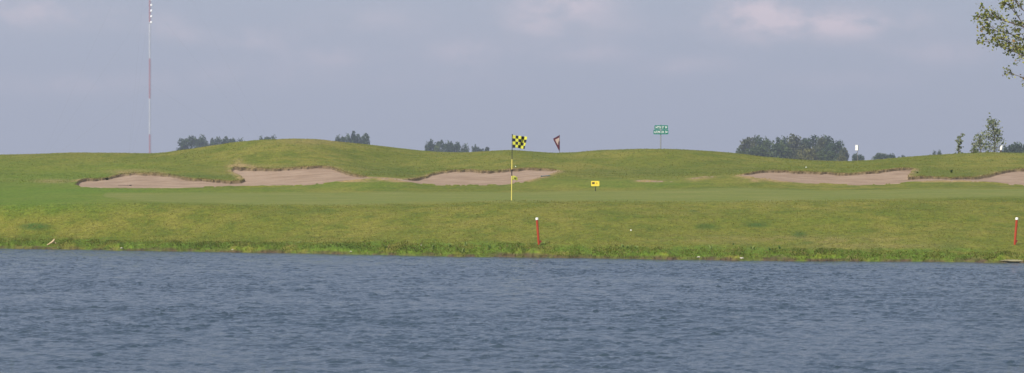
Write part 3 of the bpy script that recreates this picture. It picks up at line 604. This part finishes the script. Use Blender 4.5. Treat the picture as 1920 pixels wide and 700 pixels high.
# ------------------------------------------------------------------ radio mast
M_RED = simple('mast_red_paint', (.42, .07, .05), .5); M_WHT = simple('mast_white_paint', (.66, .66, .68), .5); M_STEEL = simple('galvanised_steel', (.35, .36, .38), .5, .6); M_LAMP = simple('white_antenna_drum', (1, 1, 1), .35, var=.0)
md = 1050; pm = F/md; base = at(281, 330, md); base.z = .85
mast = empty('radio_mast', base); tag(mast, 'tall thin red and white banded lattice mast on the left skyline', 'radio mast')
bnds = [(HY+1.65/1*pm, 252), (252, 185), (185, 110), (110, 42), (42, -30), (-30, -98), (-98, -166)]; wd = .36; bay = 1.35
def legp(k, z): a = k*2*math.pi/3+.5; return Vector((wd*math.cos(a), wd*math.sin(a), z))
for i, (ya, yb) in enumerate(bnds):
    z0, z1 = EYE+(HY-ya)/pm-base.z, EYE+(HY-yb)/pm-base.z; z0 = max(0, z0); m = MB(); nb_ = max(1, round((z1-z0)/bay)); z1g = z1-.01
    for k in range(3): m.tube([legp(k, z0), legp(k, z1g)], .048, 6)
    for j in range(nb_):
        za, zc = z0+(z1g-z0)*j/nb_, z0+(z1g-z0)*(j+1)/nb_
        for k in range(3): m.tube([legp(k, za), legp((k+1) % 3, zc)], .022, 4, cap=False); m.tube([legp(k, zc), legp((k+1) % 3, zc)], .022, 4, cap=False)
    sec = m.build('red_section' if i % 2 == 0 else 'white_section', M_RED if i % 2 == 0 else M_WHT, mast); ztop = z1
for y in (42, 31, 20.5, 10, -1, -12):
    m = MB(); z = EYE+(HY-y)/pm-base.z; m.tube([(.62, -.7, z-.36), (.62, -.7, z-.3), (.62, -.7, z+.3), (.62, -.7, z+.36)], [.3, .36, .36, .3], 14); m.box((.45, -.45, z), (.5, .3, .12)); m.build('antenna', M_LAMP, mast)
m = MB(); m.tube([(0, 0, ztop), (0, 0, ztop+4), (0, 0, ztop+4.05), (0, 0, ztop+7)], [.1, .1, .05, .04], 8); m.build('whip_antenna', M_WHT, mast)
m = MB()
for zf in (.33, .64, .95):
    for k in range(3):
        a = k*2*math.pi/3+.5; m.tube([(wd*math.cos(a), wd*math.sin(a), ztop*zf), (52*math.cos(a), 52*math.sin(a), -.2)], .012, 4)
m.build('guy_wires', M_STEEL, mast)
m = MB(); m.box((0, 0, .15), (1.8, 1.8, .7)); m.build('footing', simple('concrete', (.4, .39, .37), .9), mast)

# ------------------------------------------------------------------ flagstick with checkered flag
M_YEL = simple('yellow_paint', (.80, .62, .06), .45); M_PALEY = simple('pale_yellow_pole', (.72, .60, .13), .45); M_BLK = simple('black_paint', (.015, .015, .017), .4)
def clothmat(name, c_): return simple(name, c_, .8, var=.08, scale=30, trans=.25)
M_FY = clothmat('yellow_cloth', (.64, .64, .07)); M_FB = clothmat('black_cloth', (.012, .014, .022)); M_MAR = clothmat('maroon_cloth', (.10, .014, .030)); M_CRM = clothmat('cream_cloth', (.55, .43, .37)); M_WHITE = simple('white_enamel', (.85, .84, .80), .4)
fd = d_at(959, 378); fd = 95.5; b0 = on(959, fd); ppm = F/fd; flag = empty('flagstick', b0); tag(flag, 'yellow and black golf flagstick with checkered flag on the front edge of the green', 'flagstick')
zz = lambda y: EYE+(HY-y)/ppm-b0.z; ln = 1.6/ppm/2.14; xx = lambda z: ln*z*1.0
def pole(name, ya, yb, r, mat, par, extra=0):
    m = MB(); za, zb_ = zz(ya), zz(yb); m.tube([(xx(za), 0, za), (xx(zb_), 0, zb_)], r, 12); return m.build(name, mat, par, False)
m = MB(); m.tube([(0, 0, -.15), (xx(zz(330)), 0, zz(330)-.001)], .0145, 12); m.build('yellow_lower_pole', M_PALEY, flag)
pole('black_band', 330, 318, .0155, M_BLK, flag); pole('yellow_upper_pole', 318-.05, 299, .0145, M_PALEY, flag); pole('black_upper_pole', 299-.05, 253.5, .011, M_BLK, flag)
m = MB(); z = zz(253.5); m.sphere((xx(z), 0, z+.008), .02, 10, 6); m.build('finial', M_BLK, flag)
nx, nz = 40, 24; Vf, Ff, Mf = [], [], []; zt, zb_ = zz(253.7), zz(277.5); Lf = 27.0/ppm
for j in range(nz+1):
    for i in range(nx+1):
        u, v = i/nx, j/nz
        x = xx(zt)+.012+Lf*(u*(.96+.04*math.cos(v*3))); z = zt-(zt-zb_)*v-.05*u*(1-v)*(1.2-.2*u)+.03*math.sin(u*5.5+.8)*v*u-.02*u*u*v-.06*max(0, u-.8)*v
        y = .05*math.sin(u*9+v*2.2)*u+.02*math.sin(u*17+v*4)*u
        if u > .85: x -= (u-.85)*Lf*.6*v
        Vf.append((x, y, z))
for j in range(nz):
    for i in range(nx): a = j*(nx+1)+i; Ff.append((a, a+nx+1, a+nx+2, a+1)); Mf.append((int((i+.5)/nx*5)+int((j+.5)/nz*4)) % 2)
fo = mesh_np('checkered_flag', Vf, np.array(Ff), [M_FY, M_FB], flag, smooth=True, fmat=Mf)
mo = fo.modifiers.new('thickness', 'SOLIDIFY'); mo.thickness = .003
m = MB(); zc = zz(334)
Vs_, Fs_ = [], []; 
for j in range(7):
    for i in range(11):
        u, v = i/10, j/6; Vs_.append((xx(zc)+.020+u*.165, .012*math.sin(u*8+v), zc+.068-v*.136*(1-.2*u)-.03*u+.012*math.sin(u*5)))
for j in range(6):
    for i in range(10): a = j*11+i; Fs_.append((a, a+11, a+12, a+1))
po = mesh_np('small_position_flag', Vs_, np.array(Fs_), clothmat('lime_yellow_cloth', (.50, .52, .07)), flag, True); mo = po.modifiers.new('thickness', 'SOLIDIFY'); mo.thickness = .004
m = MB(); m.sphere((xx(zc)+.10, -.014, zc-.004), .03, 10, 6, sq=(1.2, .25, .9)); m.build('dark_mark', simple('dark_olive_mark', (.10, .11, .03), .8), po)

# ------------------------------------------------------------------ maroon pennant on a far flagstick
pd = 172.0; b0 = on(1049.5, pd); b0.z = gz(1049.5, pd); pn = empty('pennant_flagstick', b0); tag(pn, 'far flagstick with drooping maroon pennant with cream centre, behind the skyline', 'flagstick'); q_ = F/pd
Q2 = lambda px, y: ((px-1049.5)/q_, EYE+(HY-y)/q_-b0.z)
a, b_ = Q2(1049, 253.2), Q2(1049.6, 300); m = MB(); m.tube([(0, 0, -.15), (a[0], 0, a[1])], .016, 8); m.build('pole', simple('grey_pole', (.16, .17, .19), .5), pn)
pts = [Q2(1049.2, 253.6), Q2(1046, 256), Q2(1041.5, 258.3), Q2(1037.2, 260.2), Q2(1038.3, 264), Q2(1041.5, 270), Q2(1045, 277), Q2(1048.4, 283.5), Q2(1049.3, 276), Q2(1049.5, 262)]
m = MB(); m.prism(pts[::-1], -.035, .0, 0); pc = m.build('pennant_cloth', M_MAR, pn)
m = MB(); m.prism([Q2(1048.8, 257.8), Q2(1045, 260.2), Q2(1040.8, 262.2), Q2(1043, 267), Q2(1046.2, 272.5), Q2(1047.0, 266.5), Q2(1048.8, 265)][::-1], -.040, -.036, 0); m.build('cream_panel', M_CRM, pc)

# ------------------------------------------------------------------ street name signs
M_SG = simple('sign_green', (.004, .15, .105), .4, var=.05); M_SW = simple('sign_white', (.82, .86, .84), .45, var=.02)
def text_mesh(name, body, size, mat, parent, loc, sx=1):
    cu = bpy.data.curves.new(name, 'FONT'); cu.body = body; cu.size = size; cu.align_x = 'CENTER'; cu.align_y = 'CENTER'; cu.extrude = .003; cu.offset = .002; cu.space_word = 2.2
    tmp = bpy.data.objects.new('tmp', cu); COL.objects.link(tmp); bpy.context.view_layer.update()
    me = bpy.data.meshes.new_from_object(tmp.evaluated_get(bpy.context.evaluated_depsgraph_get())); bpy.data.objects.remove(tmp)
    o = bpy.data.objects.new(name, me); COL.objects.link(o); me.materials.clear(); me.materials.append(mat); o.parent = parent; o.location = loc; o.rotation_euler = (rad(90), 0, 0); o.scale = (sx, 1, 1); return o
sd = 162.0; b0 = on(1238.6, sd); q_ = F/sd; sg = empty('street_name_sign', b0); tag(sg, 'two stacked green street name signs on a thin post on the middle skyline', 'street sign')
S2 = lambda px, y: ((px-1238.6)/q_, EYE+(HY-y)/q_-b0.z)
m = MB(); m.tube([(0, .02, -.3), (.01, .02, S2(0, 234)[1])], .034, 10); m.build('post', M_STEEL, sg)
for (xa, xb, ya, yb, tx) in [(1227.2, 1252.3, 235.2, 243.2, [('147TH', .07, .46), ('ST', .54, .70), ('SW', .78, .94)]), (1225.2, 1253.2, 243.7, 252.2, [('AUTUMN', .05, .46), ('DR', .53, .70), ('SW', .77, .95)])]:
    x0, z0 = S2(xa, yb); x1, z1 = S2(xb, ya); cx_, cz_ = (x0+x1)/2, (z0+z1)/2
    m = MB(); m.bbox((cx_, -.03, cz_), (x1-x0, .012, z1-z0), .03); bl = m.build('sign_blade', M_SG, sg)
    m = MB(); ww, hh, th_ = x1-x0-.03, z1-z0-.03, .010
    for (c_, s_) in [((cx_, -.0375, cz_+hh/2), (ww, .002, th_)), ((cx_, -.0375, cz_-hh/2), (ww, .002, th_)), ((cx_-ww/2, -.0375, cz_), (th_, .002, hh-th_)), ((cx_+ww/2, -.0375, cz_), (th_, .002, hh-th_))]: m.box(c_, s_)
    m.build('border', simple('sign_border_green', (.03, .30, .22), .5), bl)
    for wd_, fa, fb in tx:
        tm = text_mesh('lettering', wd_, .175, M_SW, bl, (x0+(x1-x0)*(fa+fb)/2, -.041, cz_-.003)); bpy.context.view_layer.update()
        tm.scale.x = (x1-x0)*(fb-fa)/max(.01, tm.dimensions.x)
m = MB(); m.box((0, -.02, S2(0, 243.5)[1]), (.08, .05, .10)); m.build('bracket', M_STEEL, sg)

# ------------------------------------------------------------------ small yellow sign behind the green
yd = d_at(1116.6, 358.8); b0 = on(1116.6, yd); q_ = F/yd; ys = empty('yellow_sign', b0); tag(ys, 'small yellow sign with dark panel on a short stake behind the green', 'sign')
Y2 = lambda px, y: ((px-1116.6)/q_, EYE+(HY-y)/q_-b0.z)
m = MB(); m.tube([(.01, 0, -.15), (-.005, 0, Y2(0, 347)[1])], .014, 8); m.build('stake', M_BLK, ys)
pl = empty('sign_panel'); bpy.data.objects.remove(pl)
x0, z0 = Y2(1108.2, 349.3); x1, z1 = Y2(1123.7, 339.6); cx_, cz_ = (x0+x1)/2, (z0+z1)/2
m = MB(); m.bbox((cx_, -.025, cz_), (x1-x0, .014, z1-z0), .02); pl = m.build('sign_plate', M_YEL, ys); 
m = MB(); m.box((cx_-.068, -.0335, cz_+.018), (.10, .003, .075)); m.build('dark_panel', simple('dark_brown_print', (.06, .04, .015), .6), pl)
m = MB(); m.prism([(cx_+.02, cz_-.025), (cx_+.075, cz_-.025), (cx_+.095, cz_+.01), (cx_+.06, cz_+.055), (cx_+.03, cz_+.045)], -.035, -.0325); m.build('amber_emblem', simple('amber_print', (.62, .38, .02), .6), pl)

# ------------------------------------------------------------------ red hazard stakes
M_RS = simple('red_stake_paint', (.36, .042, .010), .5, var=.2, scale=20); M_DR = simple('dark_red', (.17, .02, .015), .7)
for (px, yb, pxt, yt, lb) in [(1010.3, 459.5, 1006.7, 411, 'red hazard stake with round white cap leaning left, near the middle of the pond bank'), (1902.6, 460, 1906.6, 411.5, 'red hazard stake with white cap leaning right, by the right picture edge')]:
    d_ = d_at(px, yb); b0 = on(px, d_); q_ = F/d_; st = empty('hazard_stake', b0); tag(st, lb, 'stake', 'red hazard stakes along the pond bank')
    top = Vector(((pxt-px)/q_, 0, (yb-yt)/q_)); mid1, up = top*.96, top.normalized()
    m = MB(); m.tube([-up*.15, mid1*.4, mid1], [.029, .031, .032], 10); m.build('post', M_RS, st)
    m = MB(); m.tube([mid1+up*.0005, mid1+up*.05, mid1+up*.062], [.040, .040, .024], 14); m.build('cap', M_WHITE, st)
    m = MB(); m.box((.035, -.01, .075), (.045, .008, .11), rot=__import__('mathutils').Matrix.Rotation(rad(35), 3, 'Y')); m.build('foot_spur', M_DR, st)

# ------------------------------------------------------------------ white box on pole and white marker
hd = 178.0; b0 = on(1608, hd); q_ = F/hd; bh = empty('bird_box', b0); tag(bh, 'white box on a thin pole standing in the dip right of the grove', 'bird box')
H2 = lambda px, y: ((px-1608)/q_, EYE+(HY-y)/q_-b0.z)
m = MB(); m.tube([(0, 0, -.2), (0, 0, H2(0, 282.4)[1])], .013, 8); m.build('pole', simple('grey_brown_pole', (.20, .17, .16), .6), bh)
from mathutils import Matrix
(x0, z0), (x1, z1) = H2(1603.6, 282.2), H2(1610.2, 272.2); w_ = (x1-x0)/1.32; m = MB(); rt = Matrix.Rotation(rad(-28), 3, 'Z'); cx_ = (x0+x1)/2
m.box((cx_, 0, (z0+z1)/2-.01), (w_, w_*.8, z1-z0-.03), rot=rt); m.build('box_body', M_WHITE, bh)
m = MB(); m.box((cx_, 0, z1-.012), (w_*1.12, w_*.92, .018), rot=rt @ Matrix.Rotation(rad(7), 3, 'Y')); m.build('box_roof', M_WHITE, bh)
m = MB(); m.box((cx_, 0, z0-.008), (w_*1.05, w_*.86, .016), rot=rt); m.build('box_floor', simple('grey_board', (.3, .28, .26), .8), bh)
kd = 160.0; b0 = on(1877, kd); q_ = F/kd; k_ = empty('tee_marker', b0); tag(k_, 'small white slanted marker on a dark foot at the right of the young trees', 'marker')
K2 = lambda px, y: ((px-1877)/q_, EYE+(HY-y)/q_-b0.z)
m = MB(); m.prism([K2(1874.4, 283), K2(1877.6, 283), K2(1879.8, 273), K2(1877.6, 273.2), K2(1875.2, 275.5)], -.05, .0); m.build('white_face', M_WHITE, k_)
m = MB(); m.prism([K2(1877.8, 283), K2(1880.6, 283), K2(1881.8, 274.5), K2(1880.0, 273.4)], -.03, .06); m.build('side_panel', simple('blue_grey_shaded_side', (.12, .16, .22), .6), k_)  # shaded side of the white marker, its shade painted in as blue-grey
m = MB(); m.box(((1876.2-1877)/q_, -.02, K2(0, 285.2)[1]), (.09, .06, .20)); m.build('foot', simple('dark_brown_wood', (.06, .04, .02), .8), k_)

# ------------------------------------------------------------------ rake, balls, rocks, tufts, weeds
r0_ = on(1015, d_at(1015, 333.5), .03); m = MB(); rk = empty('bunker_rake', r0_); tag(rk, 'blue-handled bunker rake lying on the grass beyond the green right of the flag', 'rake')
e1 = on(1031, d_at(1031, 331.5), .04)-r0_
m.tube([(0, 0, 0), tuple(e1)], .016, 8); m.build('handle', simple('blue_grey_handle', (.10, .19, .26), .6), rk)
m = MB(); m.box((0, 0, .01), (.05, .45, .03))
for i in range(9): m.box((.0, -.2+.05*i, -.02), (.012, .012, .05))
m.build('rake_head', simple('dark_teal_plastic', (.06, .12, .13), .6), rk)
r0_ = on(222, d_at(222, 344.8), .02); rk = empty('bunker_rake', r0_); tag(rk, 'dark thin rake lying on the sand of the left bunker', 'rake'); e1 = on(245, d_at(245, 346.6), .02)-r0_
m = MB(); m.tube([(0, 0, 0), tuple(e1)], .013, 8); m.build('handle', simple('dark_wood_handle', (.13, .09, .07), .7), rk)
m = MB(); m.box(tuple(e1), (.04, .4, .03))
for i in range(8): m.box((e1.x, e1.y-.18+.05*i, e1.z-.02), (.012, .012, .04))
m.build('rake_head', M_BLK, rk)
def ball(px, y, r, lb, name='golf_ball', mat=M_WHITE, cat='ball'):
    p = on(px, d_at(px, y), r*.8); m = MB(); m.sphere((0, 0, 0), r, 12, 8); o = m.build(name, mat, None, True); o.location = p; tag(o, lb, cat)
ball(966.8, 313.5, .024, 'tiny white ball on the turf above the bunker lip beside the flagstick'); ball(1511.5, 315, .026, 'tiny white ball on the turf above the right bunker'); ball(1183, 434, .022, 'tiny white ball on the bank right of the middle red stake')
def rock(px, y, sz, lb, mat, seed, name='rock', cat='rock', sq=(1.4, 1, .6), d=None):
    p = on(px, d or d_at(px, y), sz*sq[2]*.4); m = MB(); m.sphere((0, 0, 0), sz, 12, 8, sq=sq); r = random.Random(seed)
    m.v = [tuple(c_*(1+r.uniform(-.22, .22)) for c_ in v) for v in m.v]; o = m.build(name, mat, None, False); o.location = p; tag(o, lb, cat)
M_DRK = simple('dark_brown_stone', (.05, .035, .025), .9); M_PAL = simple('pale_stone', (.42, .39, .32), .8)
rock(145.5, 348, .045, 'dark brown lump at the left tip of the left bunker', M_DRK, 1)
for i, (px, w, lb) in enumerate([(228, .03, 'pale pebble at the waterline on the left, right of the dry branch'), (1310, .035, 'pale pebble at the waterline, left one of two right of centre'), (1391, .04, 'pale pebble at the waterline, right one of two right of centre'), (658, .025, 'pale pebble on the brown shore left of centre'), (790, .022, 'tiny pale pebble above the shore among the weeds'), (436, .025, 'tiny pale pebble at the waterline under the left bank')]):
    rock(px, 0, w, lb, M_PAL, 20+i, d=float(np.interp(px, pxs, ds))+(.12 if i not in (4,) else 1.4), cat='pebble', name='pebble')
rock(1897, 0, .13, 'long flat pale slab at the waterline by the right picture edge', simple('pale_dry_mud', (.22, .20, .11), .9), 33, d=float(np.interp(1897, pxs, ds))+.05, sq=(3.0, .8, .28))
# dry branch on the left bank
dbp = on(97, d_at(97, 460), .02); m = MB(); m.tube([(-.14, 0, -.02), (-.02, .02, .05), (.06, .0, .11), (.08, 0, .17)], [.018, .03, .032, .010], 8); m.tube([(-.02, .02, .05), (.10, .03, .06), (.13, .0, .02)], [.022, .015, .008], 6)
o = m.build('dry_branch', simple('bleached_wood', (.50, .38, .22), .85, var=.3), None, True); o.location = dbp; tag(o, 'bleached dry branch lying on the left bank above the water', 'branch')
def plant(name, px, y, h, n, col_a, col_b, lb, group, seed, cat='plant', w=.03, spread=.6, d=None):
    d_ = d or d_at(px, y); r = np.random.default_rng(seed); o0 = on(px, d_, -.01); Vs_, Fs_, cs_ = [], [], []
    for i in range(n):
        a = r.uniform(0, 6.28); L = h*r.uniform(.6, 1.1); le = spread*r.uniform(.3, 1.0); wi = w*r.uniform(.7, 1.2); pr = None; c_ = np.array(col_a)+(np.array(col_b)-np.array(col_a))*r.random(); px_ = r.normal(0, h*.12, 2)
        for k in range(5):
            f = k/4; q = np.array([px_[0]+math.cos(a)*le*L*f*f, px_[1]+math.sin(a)*le*L*f*f, L*f*(1-.4*le*f)]); s_ = np.array([-math.sin(a), math.cos(a), 0])*wi*(math.sin(math.pi*(f*.8+.15))); Vs_ += [q-s_/2, q+s_/2]; cs_ += [c_, c_]
            if k: b = len(Vs_)-4; Fs_.append((b, b+1, b+3, b+2))
    o = mesh_np(name, Vs_, np.array(Fs_), M_BLADE, attrs=dict(tint=np.array(cs_))); o.location = o0; tag(o, lb, cat, group)
LG, DG = (.16, .24, .05), (.30, .36, .12)
g = 'broad-leaved weeds along the shore'
W_ = [(723, 470, .16, 'upright pale weed left of centre on the shore, apart from the others'), (811, 470, .20, 'tall forked pale weed, first of the row left of the middle stake'), (842, 467, .17, 'pale V-shaped weed, second of the row left of the middle stake'), (867, 478, .22, 'sprawling pale weed near the waterline, third of the row left of the middle stake'), (873, 465, .16, 'pale weed just above the sprawling one left of the middle stake'),
      (918, 470, .15, 'dark green leafy weed nearest the left side of the middle stake'), (1019, 463, .13, 'low bright weed at the right foot of the middle stake'), (1093, 468, .10, 'low weed midway between the stake and the right-hand weed group'), (1177, 470, .15, 'bright weed on the left of a close pair right of the middle stake'), (1193, 471, .15, 'bright weed on the right of a close pair right of the middle stake'), (1168, 467, .11, 'small weed left of the bright close pair'),
      (1332, 471, .17, 'slanting pale weed below the two dark turf patches'), (1375, 463, .10, 'small white-tipped weed right of the slanting pale weed'), (1411, 473, .18, 'spreading weed with an upright stalk below the right dark patch'), (1443, 474, .13, 'dark leafy weed right of the spreading weed'), (1462, 470, .12, 'dark leafy weed furthest right in the weed group'), (562, 458, .09, 'small pale weed alone on the left bank'), (395, 470, .11, 'low green weed on the left part of the shore'), (110, 470, .10, 'low green weed near the dry branch')]
for i, (px, y, h, lb) in enumerate(W_):
    dk = 'dark' in lb.split(' weed')[0]
    plant('shore_weed', px, y-3, h, 9 if h > .14 else 6, (.05, .10, .02) if dk else LG, (.09, .15, .035) if dk else DG, lb, g, 900+i, w=.035, spread=.75)
g = 'dark turf tufts on the right knoll'
plant('grass_tuft', 1784, 324, .18, 40, (.03, .06, .015), (.05, .085, .02), 'dark leaning grass tuft on the right knoll', g, 951, w=.02, spread=.8, cat='grass tuft')
plant('grass_tuft', 1720, 324.5, .08, 40, (.04, .05, .018), (.06, .08, .02), 'low dark grass tuft beside the corner of the right bunker', g, 952, w=.02, spread=1.2, cat='grass tuft')
plant('grass_tuft', 200, 338, .16, 90, (.03, .04, .018), (.06, .07, .03), 'dark sagging turf clod over the left bunker edge', None, 953, w=.03, spread=1.4, cat='grass tuft', d=d_at(200, 335.5))
g = 'foreground reed blades'
for i, (px, yt, dd_, lb) in enumerate([(532, 684, 7.0, 'blurred reed blades at the bottom edge left of centre'), (2, 655, 7.5, 'blurred reed blades at the bottom left corner'), (1897, 664, 7.2, 'blurred thin reed blade at the bottom right corner')]):
    zb = float(np.interp(dd_, [3, 14], [1.0, .75])); h = EYE+(HY-yt)*dd_/F-zb; r = np.random.default_rng(60+i); Vs_, Fs_, cs_ = [], [], []
    for b in range([7, 5, 2][i]):
        x0_, y0_ = r.normal(0, .02), r.normal(0, .05); lx = r.uniform(-.03, .05); hh = h*(1-.02*b*r.random())
        for k in range(7):
            f = k/6; q = np.array([x0_+lx*f**2, y0_, hh*f]); s_ = np.array([.0022*(1.15-f), 0, 0]); Vs_ += [q-s_, q+s_]; cs_ += [(.10, .13, .05)]*2
            if k: b_ = len(Vs_)-4; Fs_.append((b_, b_+1, b_+3, b_+2))
    o = mesh_np('reed', Vs_, np.array(Fs_), M_BLADE, attrs=dict(tint=np.array(cs_))); o.location = ((px-960)/F*dd_, dd_, zb); tag(o, lb, 'reed', g)
